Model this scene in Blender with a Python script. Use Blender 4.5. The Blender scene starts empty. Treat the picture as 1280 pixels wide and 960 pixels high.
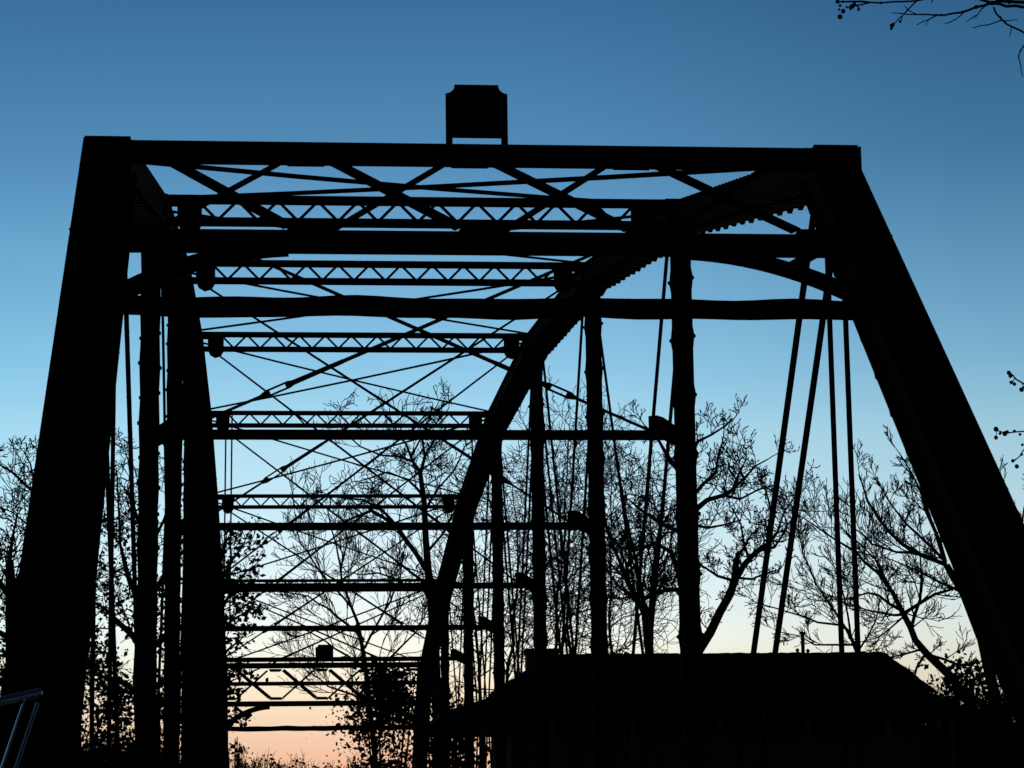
import bpy, math, random
from mathutils import Vector, Matrix
V = Vector
SC = bpy.context.scene
COL = SC.collection
Z = V((0, 0, 1))

# ------------------------------------------------------------------ camera
F_PX = 3271.67                      # focal length in pixels of a 1280 px wide frame
YAW, PITCH, ROLL = 0.09570439, 0.18220627, -0.01401403
CAM = V((0, 0, 1.6))
cy, sy, cp, sp = math.cos(YAW), math.sin(YAW), math.cos(PITCH), math.sin(PITCH)
FW = V((sy * cp, cy * cp, sp))
R0 = V((cy, -sy, 0))
U0 = R0.cross(FW)
RT = R0 * math.cos(ROLL) + U0 * math.sin(ROLL)
UP = U0 * math.cos(ROLL) - R0 * math.sin(ROLL)
cam = bpy.data.cameras.new('camera')
cam.sensor_width = 36
cam.lens = 36 * F_PX / 1280
cam.clip_start = 0.1
cam.clip_end = 4000
co = bpy.data.objects.new('camera', cam)
COL.objects.link(co)
co.matrix_world = Matrix([[RT[i], UP[i], -FW[i], CAM[i]] for i in range(3)] + [[0, 0, 0, 1]])
SC.camera = co


def at(x, y, Y):
    """point of the place seen at photo pixel (x, y) at the distance Y along the bridge axis"""
    d = FW + RT * ((x - 640) / F_PX) + UP * ((480 - y) / F_PX)
    return d * (Y / d.y) + CAM


# ------------------------------------------------------------------ materials
def mat(name, c0, c1, scale=6.0, rough=0.75, metal=0.0, bump=0.0, spec=0.3, detail=6):
    m = bpy.data.materials.new(name)
    m.use_nodes = True
    n, l = m.node_tree.nodes, m.node_tree.links
    b = n['Principled BSDF']
    tc = n.new('ShaderNodeTexCoord')
    nz = n.new('ShaderNodeTexNoise')
    nz.inputs['Scale'].default_value = scale
    nz.inputs['Detail'].default_value = detail
    nz.inputs['Roughness'].default_value = 0.65
    l.new(tc.outputs['Object'], nz.inputs['Vector'])
    cr = n.new('ShaderNodeValToRGB')
    cr.color_ramp.elements[0].position = 0.35
    cr.color_ramp.elements[1].position = 0.68
    cr.color_ramp.elements[0].color = (*c0, 1)
    cr.color_ramp.elements[1].color = (*c1, 1)
    l.new(nz.outputs['Fac'], cr.inputs['Fac'])
    l.new(cr.outputs['Color'], b.inputs['Base Color'])
    b.inputs['Roughness'].default_value = rough
    b.inputs['Metallic'].default_value = metal
    b.inputs['Specular IOR Level'].default_value = spec
    if bump:
        bp = n.new('ShaderNodeBump')
        bp.inputs['Strength'].default_value = bump
        bp.inputs['Distance'].default_value = 0.02
        l.new(nz.outputs['Fac'], bp.inputs['Height'])
        l.new(bp.outputs['Normal'], b.inputs['Normal'])
    return m


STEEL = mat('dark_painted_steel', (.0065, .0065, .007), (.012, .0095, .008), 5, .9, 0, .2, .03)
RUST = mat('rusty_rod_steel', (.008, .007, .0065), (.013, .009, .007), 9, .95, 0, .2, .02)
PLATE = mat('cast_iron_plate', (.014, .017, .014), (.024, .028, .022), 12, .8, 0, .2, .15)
GALV = mat('galvanised_tube', (.48, .50, .48), (.62, .63, .60), 14, .34, .7, .05, .5)
GALVD = mat('dull_zinc_channel', (.30, .34, .34), (.52, .56, .56), 14, .3, 1.0, .05, .5)
BARK = mat('bark', (.030, .024, .019), (.055, .044, .034), 8, .9, 0, .4, .1)
TWIG = mat('twig', (.030, .025, .020), (.050, .040, .030), 3, .9, 0, 0, .1)
LEAF = mat('leaf', (.028, .042, .014), (.055, .075, .025), 2, .75, 0, 0, .15)
EVERG = mat('evergreen_leaf', (.018, .032, .013), (.035, .055, .02), 2, .75, 0, 0, .15)
SEED = mat('seed_ball', (.03, .022, .015), (.05, .035, .02), 20, .9, 0, .2, .1)
SHING = mat('roof_shingle', (.014, .014, .015), (.026, .024, .023), 4, .9, 0, .3, .1)
SIDING = mat('green_siding', (.035, .055, .035), (.05, .075, .05), 5, .8, 0, .1, .2)
TRIM = mat('painted_trim', (.04, .05, .04), (.07, .075, .06), 5, .7, 0, .05, .25)
BRICK = mat('chimney_brick', (.07, .035, .025), (.12, .06, .04), 10, .9, 0, .3, .1)
GLASS = mat('window_glass', (.012, .02, .014), (.02, .03, .022), 2, .35, 0, 0, .25)
ASPH = mat('asphalt', (.035, .035, .036), (.06, .058, .055), 30, .9, 0, .3, .2)
CONC = mat('concrete', (.16, .15, .14), (.26, .25, .23), 4, .9, 0, .3, .2)
GRASS = mat('rough_grass_ground', (.022, .030, .012), (.045, .042, .020), .6, .95, 0, .3, .1)
WATER = mat('river_water', (.008, .012, .011), (.012, .018, .016), .5, .08, 0, .1, .5)
WOOD = mat('deck_planks', (.05, .042, .034), (.085, .07, .055), 7, .9, 0, .3, .1)

# ------------------------------------------------------------------ mesh builder
ORIG = {}


class MB:
    def __init__(s):
        s.v = []
        s.f = []

    def quadset(s, pts, faces):
        o = len(s.v)
        s.v += [tuple(p) for p in pts]
        s.f += [tuple(o + i for i in f) for f in faces]
        return s

    def bar(s, p, q, w, h, up=Z):
        """rectangular bar; h is measured along up, w sideways"""
        p, q = V(p), V(q)
        d = (q - p).normalized()
        side = d.cross(V(up))
        if side.length < 1e-4:
            side = d.cross(V((1, 0, 0)))
        side.normalize()
        u = side.cross(d).normalized()
        a, b = side * (w / 2), u * (h / 2)
        pts = [p - a - b, p + a - b, p + a + b, p - a + b, q - a - b, q + a - b, q + a + b, q - a + b]
        return s.quadset(pts, [(0, 3, 2, 1), (4, 5, 6, 7), (0, 1, 5, 4), (1, 2, 6, 5), (2, 3, 7, 6), (3, 0, 4, 7)])

    def box(s, c, d):
        c = V(c)
        return s.bar(c - V((0, d[1] / 2, 0)), c + V((0, d[1] / 2, 0)), d[0], d[2])

    def path(s, pts, radii, n=6, cap=True):
        pts = [V(p) for p in pts]
        o = len(s.v)
        m = len(pts)
        ref = None
        for i, p in enumerate(pts):
            d = (pts[min(i + 1, m - 1)] - pts[max(i - 1, 0)])
            if d.length < 1e-9:
                d = V((0, 0, 1))
            d.normalize()
            if ref is None:
                ref = d.orthogonal().normalized()
            ref = (ref - d * ref.dot(d))
            if ref.length < 1e-6:
                ref = d.orthogonal()
            ref.normalize()
            b = d.cross(ref)
            r = radii[i] if hasattr(radii, '__len__') else radii
            for k in range(n):
                a = 2 * math.pi * k / n
                s.v.append(tuple(p + ref * (r * math.cos(a)) + b * (r * math.sin(a))))
        for i in range(m - 1):
            for k in range(n):
                k2 = (k + 1) % n
                s.f.append((o + i * n + k, o + i * n + k2, o + (i + 1) * n + k2, o + (i + 1) * n + k))
        if cap and n > 3:
            s.f.append(tuple(o + k for k in reversed(range(n))))
            s.f.append(tuple(o + (m - 1) * n + k for k in range(n)))
        return s

    def prism(s, poly, thick):
        poly = [V(p) for p in poly]
        t = V(thick)
        n = len(poly)
        pts = [p - t / 2 for p in poly] + [p + t / 2 for p in poly]
        f = [tuple(range(n)), tuple(n + k for k in reversed(range(n)))]
        f += [(k, n + k, n + (k + 1) % n, (k + 1) % n) for k in range(n)]
        return s.quadset(pts, f)

    def ball(s, c, r, n=6, m=4, sz=1.0):
        c = V(c)
        o = len(s.v)
        s.v.append(tuple(c - Z * r * sz))
        for i in range(1, m):
            a = -math.pi / 2 + math.pi * i / m
            for k in range(n):
                t = 2 * math.pi * k / n
                s.v.append(tuple(c + V((r * math.cos(a) * math.cos(t), r * math.cos(a) * math.sin(t), r * sz * math.sin(a)))))
        s.v.append(tuple(c + Z * r * sz))
        for k in range(n):
            s.f.append((o, o + 1 + (k + 1) % n, o + 1 + k))
            s.f.append((o + 1 + n * (m - 1), o + 1 + n * (m - 2) + k, o + 1 + n * (m - 2) + (k + 1) % n))
        for i in range(m - 2):
            for k in range(n):
                a, b = o + 1 + i * n + k, o + 1 + i * n + (k + 1) % n
                s.f.append((a, b, b + n, a + n))
        return s

    def leaf(s, c, size, rg):
        a = V((rg.gauss(0, 1), rg.gauss(0, 1), rg.gauss(0, 1))).normalized()
        b = a.orthogonal().normalized()
        b = Matrix.Rotation(rg.random() * 6.28, 3, a) @ b
        c = V(c)
        w = a.cross(b) * size * .42
        b = b * size * .62
        return s.quadset([c - b, c - w + b * .1, c + b, c + w + b * .1], [(0, 1, 2, 3)])

    def build(s, name, m, parent=None, smooth=False):
        org = ORIG.get(parent, V((0, 0, 0))) if parent else V((0, 0, 0))
        me = bpy.data.meshes.new(name)
        me.from_pydata([(a[0] - org.x, a[1] - org.y, a[2] - org.z) for a in s.v], [], s.f)
        me.materials.append(m)
        if smooth:
            me.polygons.foreach_set('use_smooth', [True] * len(me.polygons))
        me.update()
        o = bpy.data.objects.new(name, me)
        COL.objects.link(o)
        if parent:
            o.parent = parent
        ORIG[o] = org
        return o


def tag(o, label=None, cat=None, group=None, kind=None):
    if label:
        o['label'] = label
    if cat:
        o['category'] = cat
    if group:
        o['group'] = group
    if kind:
        o['kind'] = kind
    return o


def empty(name, loc, label, cat, group=None):
    o = bpy.data.objects.new(name, None)
    COL.objects.link(o)
    o.location = loc
    o.empty_display_size = .3
    ORIG[o] = V(loc)
    return tag(o, label, cat, group)


# ------------------------------------------------------------------ terrain
XL, XR = -1.042, 3.858
Y0, PAN = 10.556, 6.5042
NY = [Y0 + PAN * i for i in range(10)]
TOP = [0, 6.401, 7.706, 8.618, 9.094, 9.094, 8.618, 7.706, 6.401, 0]
LOW = 5.494
XC = (XL + XR) / 2
YA, YB = 9.30, NY[8] + (NY[1] - 9.30)      # bearings
BEAR = -0.30


def S(t, a, b):
    t = max(0., min(1., (t - a) / (b - a)))
    return t * t * (3 - 2 * t)


def ground_z(x, y):
    river = -4.2 * S(y, 9.2, 17) * (1 - S(y, 62, 70.5))
    road = 1 - S(abs(x - XC), 2.6, 5.0)
    z = river
    z += 6.3 * S(y, 78, 128) * (1 - .55 * S(x, 8, 18))
    z += 3.6 * S(-x, 1.5, 5) * S(y, 70, 84) * (1 - S(y, 90, 125) * .9)
    z += 2.0 * S(x, 4.0, 6.4) * S(y, 66.5, 71) * (1 - S(y, 84, 110))
    z += 4.5 * S(x, 17, 21.5) * S(y, 74, 96)
    if y < 9:
        z -= .5 * (1 - road) * S(abs(x - XC), 3, 9)
    z += .25 * math.sin(x * .31 + y * .17) * math.sin(y * .23 - x * .12) * (1 - road) * S(abs(x - XC), 4, 14)
    return z


def axis(lo, hi, a, b, fine, coarse):
    out, t = [], lo
    while t < hi:
        out.append(t)
        t += fine if a <= t < b else coarse
    return out + [hi]


gx = [-1500, -700, -350, -180, -110] + axis(-80, 110, -12, 28, 1.0, 4.0) + [140, 220, 400, 800, 1500]
gy = [-600, -250, -100, -50, -25] + axis(-14, 150, 6, 100, 1.0, 4.0) + [180, 250, 400, 800, 1600]
g = MB()
g.v = [(x, y, ground_z(x, y)) for y in gy for x in gx]
nx = len(gx)
g.f = [(j * nx + i, j * nx + i + 1, (j + 1) * nx + i + 1, (j + 1) * nx + i) for j in range(len(gy) - 1) for i in range(nx - 1)]
tag(g.build('ground', GRASS, smooth=True), kind='structure')


def strip(name, y0, y1, half, m, dz):
    b = MB()
    ys = [y0 + (y1 - y0) * k / 60 for k in range(61)]
    for y in ys:
        for x in (XC - half, XC + half):
            b.v.append((x, y, ground_z(XC, y) + dz))
    b.f = [(2 * k, 2 * k + 1, 2 * k + 3, 2 * k + 2) for k in range(60)]
    tag(b.build(name, m), kind='structure')


strip('approach_road', -60, 9.1, 2.2, ASPH, .012)
strip('road', 70.6, 111, 2.2, ASPH, .03)
w = MB()
w.quadset([(-300, 14, -3.4), (300, 14, -3.4), (300, 66, -3.4), (-300, 66, -3.4)], [(0, 1, 2, 3)])
tag(w.build('river', WATER), kind='structure')
for yy in (9.85, YB - .2):
    b = MB()
    b.box((XC, yy, -3.0), (6.4, 1.5, 4.9))
    b.box((XC, yy + (-.5 if yy < 30 else .5), -.32), (6.4, .45, .5))
    o = b.build('concrete_abutment', CONC)
    tag(o, 'concrete abutment under the ' + ('near' if yy < 30 else 'far') + ' end of the steel truss bridge', 'abutment')

# ------------------------------------------------------------------ the truss bridge
bridge = empty('truss_bridge', (XC, YA, 0), 'dark steel through truss bridge with arched top chords and lattice bracing', 'bridge')
CH_W, CH_D, CH_Z = .33, .265, -.172


def builtup(mb, p, q, w, d, nrm, pitch, lace=.055):
    """built-up member: two webs, cover plate on the +nrm side, lacing bars on the -nrm side"""
    p, q = V(p), V(q)
    L = (q - p).length
    t = (q - p) / L
    nrm = (V(nrm) - t * V(nrm).dot(t)).normalized()
    s = t.cross(nrm).normalized()
    for k in (-1, 1):
        mb.bar(p + s * k * (w / 2 - .045), q + s * k * (w / 2 - .045), .02, d - .03, nrm)
        mb.bar(p + s * k * (w / 2 - .02) - nrm * (d / 2 - .012), q + s * k * (w / 2 - .02) - nrm * (d / 2 - .012), .075, .014, nrm)
    mb.bar(p + nrm * (d / 2 - .008), q + nrm * (d / 2 - .008), w, .016, nrm)
    n = max(2, int(round(L / pitch)))
    for k in range(n):
        a = p + t * (L * k / n)
        b = p + t * (L * (k + 1) / n)
        sg = 1 if k % 2 else -1
        off = -nrm * (d / 2 + .004)
        A, B = a + s * sg * (w / 2 - .01) + off, b - s * sg * (w / 2 - .01) + off
        mb.bar(A, B, lace, .012, nrm)
        mb.path([A + nrm * .012, A - nrm * (.014 + .012 * abs(math.sin(k * 12.9898 + L * 7.1)))], [.030, .018], 6)
    # rivets along the cover plate
    m = int(L / .16)
    for k in range(m):
        for sg in (-1, 1):
            e = p + t * (L * (k + .5) / m) + s * sg * (w / 2 - .02) + nrm * (d / 2)
            mb.path([e - nrm * .004, e + nrm * .010], [.017, .009], 5)
    return mb


def N(side, i, dz=0.0, dx=0.0):
    x = XL if side < 0 else XR
    return V((x - side * dx, NY[i], TOP[i] + dz))


for sd in (-1, 1):
    X = XL if sd < 0 else XR
    # end posts, near and far
    for (i, yb) in ((1, YA), (8, YB)):
        top = V((X, NY[i], TOP[i] - CH_D / 2))
        bot = V((X, yb, BEAR))
        d = (top - bot).normalized()
        outer = V((0, -1 if i == 1 else 1, 1))
        mb = MB()
        builtup(mb, bot + V((-.020 - sd * .020, 0, 0)), top + d * .03 + V((-.018 - sd * .020, 0, 0)), .335, .27, outer, .22, .06)
        ss = V((1, 0, 0))
        # splice plates and hip plate
        for k in (-1, 1):
            mb.bar(top - d * .62 + ss * (k * .138 - .020 - sd * .020), top - d * .02 + ss * (k * .138 - .020 - sd * .020), .016, .285, outer)
        mb.bar(bot - d * .05 - V((.02, 0, 0)), bot + d * .55 - V((.02, 0, 0)), .325, .32, outer)
        mb.box((X, bot.y, BEAR - .14), (.5, .5, .14))
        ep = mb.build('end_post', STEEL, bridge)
        cap = MB()
        cap.box((X - sd * .070, NY[i] + (.08 if i == 1 else -.08), TOP[i] - .044), (.435, .24, .016))
        cap.build('cap_plate', STEEL, ep)
    # top chord
    mb = MB()
    for i in range(1, 8):
        a, b = N(sd, i, CH_Z), N(sd, i + 1, CH_Z)
        builtup(mb, a, b, CH_W, CH_D, Z, .2, .055)
    for i in range(1, 9):
        c = N(sd, i, CH_Z)
        for k in (-1, 1):
            mb.box((c.x + k * (CH_W / 2 - .02), c.y, c.z - .02), (.016, .46, .30))
        mb.box((c.x, c.y, TOP[i] - .02), (.30, .30, .02))
        mb.path([c - V((.13, 0, 0)), c + V((.13, 0, 0))], .05, 8)
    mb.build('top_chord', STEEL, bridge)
    # bottom chord
    mb = MB()
    for k in (-.07, .07):
        pts = [V((X + k, YA, BEAR))] + [V((X + k, NY[i], -.42)) for i in range(1, 9)] + [V((X + k, YB, BEAR))]
        for a, b in zip(pts[:-1], pts[1:]):
            mb.bar(a, b, .03, .12)
    mb.build('bottom_chord', STEEL, bridge)
    # vertical posts
    for i in range(2, 8):
        mb = MB()
        z0, z1 = -.5, TOP[i] - CH_D + .06
        for k in (-1, 1):
            mb.box((X, NY[i] + k * .12, (z0 + z1) / 2), (.155, .016, z1 - z0))
            for j in (-1, 1):
                mb.box((X + j * .0735, NY[i] + k * .095, (z0 + z1) / 2), (.010, .05, z1 - z0))
        n = int((z1 - z0) / .27)
        rg = random.Random(i * 7 + sd)
        for k in range(n):
            za, zb = z0 + (z1 - z0) * k / n, z0 + (z1 - z0) * (k + 1) / n
            sg = 1 if k % 2 else -1
            for j in (-1, 1):
                jj = sg * j
                A, B = V((X + j * .0845, NY[i] - .12 * jj, za)), V((X + j * .0845, NY[i] + .12 * jj, zb))
                mb.bar(A, B, .045, .010, V((1, 0, 0)))
                mb.path([A - V((j * .004, 0, 0)), A + V((j * (.016 + .006 * rg.random()), 0, 0))], [.024, .014], 6)
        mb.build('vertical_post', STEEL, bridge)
    # hip hangers: two bars at the first and last panel points
    for i in (1, 8):
        mb = MB()
        for k in (-.055, .055):
            mb.bar((X + k, NY[i], -.45), (X + k, NY[i], TOP[i] - .12), .026, .05, V((0, 1, 0)))
        mb.build('hip_hanger', RUST, bridge)
    # diagonals
    for i in range(1, 9):
        for dn in ((1,) if i < 4 else (1, -1) if i in (4, 5) else (-1,)):
            j = i + dn
            if j < 1 or j > 8:
                continue
            centre = (i in (4, 5) and j in (4, 5))
            mb = MB()
            for k in ((-.03, .03) if centre else (-.085, .085)):
                mb.bar((X + k, NY[i], TOP[i] - .14), (X + k, NY[j], -.42), .03 if i in (1, 8) else .024, .07, V((0, 0, 1)))
            mb.build('diagonal_bar', RUST, bridge)
    # counter rods
    for i, j in ((3, 2), (4, 3), (6, 7), (5, 6)):
        mb = MB()
        mb.path([(X, NY[i], TOP[i] - .14), (X, NY[j], -.42)], .015, 6)
        mb.build('counter_rod', RUST, bridge)
    # railing
    mb = MB()
    xr = X - sd * .32
    for zz in (.35, .7, 1.02):
        mb.bar((xr, YA, zz), (xr, YB, zz), .05, .06)
    k = YA
    while k < YB:
        mb.box((xr - sd * .04, k, .52), (.03, .06, 1.04))
        k += 2.168
    mb.build('railing', STEEL, bridge)

# top struts with lattice, sway bars and sway rods in every inner panel plane
for i in range(2, 8):
    y, T = NY[i], TOP[i]
    xa, xb = XL + .10, XR - .10
    mb = MB()
    hb = .052
    mb.bar((xa, y, T - hb / 2), (xb, y, T - hb / 2), .16, hb)
    mb.bar((xa, y, T - .262 + hb / 2), (xb, y, T - .262 + hb / 2), .16, hb)
    x0, x1 = XL + .42, XR - .42
    n = 11
    for k in range(n):
        xs, xe = x0 + (x1 - x0) * k / n, x0 + (x1 - x0) * (k + 1) / n
        xm = (xs + xe) / 2
        mb.bar((xs + .015, y + .004, T - hb + .004), (xm - .008, y + .004, T - .262 + hb - .004), .012, .027, V((0, 0, 1)))
        mb.bar((xm + .008, y - .012, T - .262 + hb - .004), (xe - .015, y - .012, T - hb + .004), .012, .027, V((0, 0, 1)))
    st = mb.build('top_strut', STEEL, bridge)
    for sd in (-1, 1):
        X = XL if sd < 0 else XR
        px = lambda d: X - sd * d
        gp = MB()
        gp.prism([(px(.16), y - .02, T - .045), (px(.46), y - .02, T - .045), (px(.46), y - .02, T - .275), (px(.42), y - .02, T - .345),
                  (px(.34), y - .02, T - .37), (px(.27), y - .02, T - .33), (px(.235), y - .02, T - .25), (px(.235), y - .02, T - .1), (px(.16), y - .02, T - .1)], (0, .02, 0))
        gp.build('gusset_plate', STEEL, st)
    mb = MB()
    mb.bar((XL + .08, y, LOW - .008), (XR - .08, y, LOW - .008), .10, .080)
    sb = mb.build('sway_bar', STEEL, bridge)
    for sd in (-1, 1):
        X = XL if sd < 0 else XR
        px = lambda d: X - sd * d
        gp = MB()
        gp.prism([(px(.05), y - .06, LOW + .04), (px(.21), y - .06, LOW + .15), (px(.27), y - .06, LOW + .168), (px(.345), y - .06, LOW + .16),
                  (px(.345), y - .06, LOW - .044), (px(.24), y - .06, LOW - .044), (px(.05), y - .06, LOW - .145)], (0, .016, 0))
        gp.build('corner_bracket', STEEL, sb)
    for sd in (-1, 1):                     # rod from the low corner of this side to the high corner of the other
        X, Xo = (XL, XR) if sd < 0 else (XR, XL)
        yy = y + sd * .022
        a = V((X - sd * .30, yy, LOW + .03))
        b = V((Xo + sd * .40, yy, T - .33))
        tb0, tb1 = a.lerp(b, .183), a.lerp(b, .226)
        d = (b - a).normalized()
        thick = 1.15 if i == 2 else 1.0 + .05 * (i - 3)
        mb = MB()
        mb.path([a, tb0], .0125 * thick, 6)
        mb.path([tb1, b], [.0175 * thick, .0125 * thick], 6)
        mb.path([tb1, tb1 + d * .55], [.022 * thick, .019 * thick], 6)
        rod = mb.build('sway_rod', RUST, bridge)
        tb = MB()
        u = V((0, 1, 0)).cross(d).normalized()
        for k in (-1, 1):
            tb.bar(tb0 + u * k * .026, tb1 + u * k * .026, .035, .014, u)
        tb.path([tb0 - d * .07, tb0 - d * .01, tb0 + d * .02], [.018, .036, .036], 6)
        tb.path([tb1 - d * .02, tb1 + d * .01, tb1 + d * .07], [.036, .036, .02], 6)
        tb.build('turnbuckle', RUST, rod)

# hanging rods inside the middle sway frame
for xs in (XL + .40, XL + .50, XR - .40):
    mb = MB()
    mb.path([(xs, NY[5] + .05, TOP[5] - .02), (xs - .02, NY[5] + .05, LOW)], .014, 6)
    mb.build('hanging_rod', RUST, bridge)

# top lateral rods, crossed in every panel
for i in range(1, 8):
    for sd in (-1, 1):
        a = N(sd, i, -.12, .10)
        b = N(-sd, i + 1, -.03 if i == 1 else .02, .10)
        a.z += .012 * sd
        b.z += .012 * sd
        m0, m1 = a.lerp(b, .5), None
        sag = V((0, 0, -.02))
        mb = MB()
        r = .019 if i == 1 else .0135 + .0006 * i
        mb.path([a, a.lerp(b, .25) + sag * .75, a.lerp(b, .5) + sag, a.lerp(b, .75) + sag * .75, b], r, 6)
        mb.build('lateral_rod', RUST, bridge)

# floor
for i in range(0, 10):
    yy = YA + .35 if i == 0 else YB - .35 if i == 9 else NY[i]
    mb = MB()
    mb.bar((XL - .1, yy, -.5), (XR + .1, yy, -.5), .02, .46)
    for zz in (-.28, -.72):
        mb.bar((XL - .1, yy, zz), (XR + .1, yy, zz), .2, .02)
    mb.build('floor_beam', STEEL, bridge)
mb = MB()
yk = YA - .45
while yk < YB + .4:
    mb.box((XC, yk, -.06 + .004 * math.sin(yk * 7)), (4.35, .225, .10))
    yk += .24
for k in range(6):
    x = XL + .6 + k * .74
    mb.bar((x, YA, -.2), (x, YB, -.2), .12, .16)
mb.build('deck', WOOD, bridge)

# portals at both ends
for (i, yb, sg) in ((1, YA, 1), (8, YB, -1)):
    c0 = V((0, NY[i], TOP[i] - CH_D / 2))
    dn = V((0, -.74877 * sg, -.66283))
    nrm = V((0, -.66283 * sg, .74877))

    def PL(x, s, o=0.0):
        return V((XL + x, 0, 0)) + c0 + dn * s + nrm * o

    mb = MB()
    # top strut and bottom strut (riveted boxes)
    ty, tz = NY[i] + sg * .11, TOP[i] - .032
    mb.bar((XL - .12, ty, tz - .018), (XR + .09, ty, tz - .018), .15, .116)
    mb.bar((XL - .12, ty, tz + .043), (XR + .09, ty, tz + .043), .17, .006)
    by, bz = NY[i] - sg * .84, TOP[i] - .873
    mb.bar((XL - .13, by, bz - .018), (XR + .10, by, bz - .018), .15, .114)
    mb.bar((XL - .185, by, bz + .042), (XR + .175, by, bz + .042), .17, .006)
    for k in range(46):
        x = XL + 4.9 * (k + .5) / 46
        for (yy, zz) in ((ty, tz), (by, bz)):
            for q in (-.058, .004):
                e = V((x, yy - sg * .075, zz + q))
                mb.path([e + V((0, sg * .004, 0)), e - V((0, sg * .012, 0))], [.014, .008], 5)
    for k in range(4):
        t0 = .40 + 1.0975 * k
        mb.bar(PL(t0, .03, .014), PL(t0 + .79, .96, .014), .092, .012, nrm)
        mb.bar(PL(t0 + .72, .03, -.004), PL(t0 - .02, .96, -.004), .048, .012, nrm)
        for (tt, ss) in ((t0 + .91, .03), (t0 + .93, .965)) + (((t0 - .17, .965),) if k == 0 else ()):
            w0, w1 = (.16, .12) if ss < .5 else (.12, .16)
            mb.prism([PL(tt - w0, ss - .045, .005), PL(tt + w0, ss - .045, .005), PL(tt + w1, ss + .045, .005), PL(tt - w1, ss + .045, .005)], nrm * .006)
    portal = mb.build('portal_brace', STEEL, bridge)
    for sd in (-1, 1):
        kb = MB()
        f = (lambda x: x) if sd > 0 else (lambda x: 4.9 - x)
        P0, P1, P2 = (3.72, 1.235), (4.30, 1.29), (4.76, 1.86)
        strip_ = []
        for q in range(13):
            t = q / 12
            x = (1 - t) ** 2 * P0[0] + 2 * t * (1 - t) * P1[0] + t * t * P2[0]
            s_ = (1 - t) ** 2 * P0[1] + 2 * t * (1 - t) * P1[1] + t * t * P2[1]
            strip_.append(PL(f(x), s_))
        for a, b in zip(strip_[:-1], strip_[1:]):
            kb.bar(a, b + (b - a) * .04, .125, .05, nrm)
        kb.bar(PL(f(4.33), 1.46), PL(f(4.56), 1.24), .075, .02, nrm)
        kb.build('knee_brace', STEEL, portal)
    cb = MB()
    rg = random.Random(5)
    pts, rad = [], []
    for k in range(41):
        x = 4.9 * k / 40
        wob = .005 * math.sin(x * 4.4 + 1.0) + .004 * math.sin(x * 9.1)
        pts.append(V((XL + x, NY[i] - sg * 1.48 + .012 * math.sin(x * 3.1), 4.955 + wob)))
        rad.append(.062 + .003 * math.sin(x * 7.3 + 2))
    cb.path(pts, rad, 12)
    cb.build('clearance_bar', RUST, portal, True)
    # name plate: notched corners, two short legs
    pb = MB()
    cx, py, z0 = XL + 2.472, ty - sg * .02, TOP[i] + .052
    hw, zt, zb, rn = .211, z0 + .395, z0 + .024, .062
    poly = [(cx - hw, py, zb), (cx + hw, py, zb), (cx + hw, py, zt - rn)]
    for k in range(1, 7):
        a = math.pi / 2 * k / 7
        poly.append((cx + hw - rn * math.sin(a), py, zt - rn * math.cos(a)) if False else (cx + hw - rn * math.sin(a) , py, zt - rn + rn * (1 - math.cos(a))))
    poly.append((cx + hw - rn, py, zt))
    poly.append((cx - hw + rn, py, zt))
    for k in range(6, 0, -1):
        a = math.pi / 2 * k / 7
        poly.append((cx - hw + rn * math.sin(a), py, zt - rn + rn * (1 - math.cos(a))))
    poly.append((cx - hw, py, zt - rn))
    pb.prism(poly, (0, .025, 0))
    for k in (-1, 1):
        pb.box((cx + k * (hw - .022), py, (z0 + zb) / 2 - .02), (.044, .03, zb - z0 + .08))
    o = pb.build('name_plate', PLATE, portal)
    tag(o, 'blank dark plaque with scooped upper corners standing on the portal')
    rim = MB()
    for a, b in zip(poly, poly[1:] + poly[:1]):
        a, b = V(a), V(b)
        c = V((cx, py, (zb + zt) / 2))
        a2, b2 = a.lerp(c, .07), b.lerp(c, .07)
        rim.bar(a2 - V((0, sg * .016, 0)), b2 - V((0, sg * .016, 0)), .008, .014, V((0, 1, 0)).cross(b2 - a2))
    rm = rim
    o2 = MB(); o2.v, o2.f = rm.v, rm.f
    # the raised rim is part of the plate casting
    me = o.data
    rv = [(a[0] - ORIG[o].x, a[1] - ORIG[o].y, a[2] - ORIG[o].z) for a in rm.v]
    nv = len(me.vertices)
    allv = [tuple(v.co) for v in me.vertices] + rv
    allf = [tuple(p.vertices) for p in me.polygons] + [tuple(nv + k for k in f) for f in rm.f]
    me.clear_geometry()
    me.from_pydata(allv, [], allf)

# ------------------------------------------------------------------ pipe barrier at the left of the approach
bx = empty('pipe_barrier', (-1.6, 8.4, 0), 'pale galvanised tube barrier with slanting channel leg beside the left end post', 'barrier')
a, b = at(-60, 891, 8.4), at(47, 867, 8.4)
L0 = a + (a - b) * 2.2
rail = MB()
rail.path([L0, b], .0165, 14)
rail.ball(b, .0165, 10, 6)
rail.build('rail', GALV, bx, True)
lt, lb = at(40, 876, 8.4), at(11, 962, 8.4)
d = (lb - lt).normalized()
foot = lt + d * ((lt.z - ground_z(-1.5, 8.4)) / -d.z)


def channel(p, q):
    dd = (q - p).normalized()
    s = dd.cross(V((0, 1, 0))).normalized()
    c = MB()
    for k in (-1, 1):
        c.path([p + s * k * .019 - V((0, .012, 0)), q + s * k * .019 - V((0, .012, 0))], .0075, 8)
    return c


def web(p, q, leg):
    MB().bar(p, q, .036, .006, V((0, 1, 0))).build('web', STEEL, leg)


web(lt, foot, channel(lt, foot).build('leg', GALVD, bx))
lt2 = L0 + (b - L0) * .08 - V((0, 0, .02))
ft2 = V((lt2.x + .5, 8.4, ground_z(-2.5, 8.4)))
web(lt2, ft2, channel(lt2, ft2).build('leg', GALVD, bx))

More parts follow.
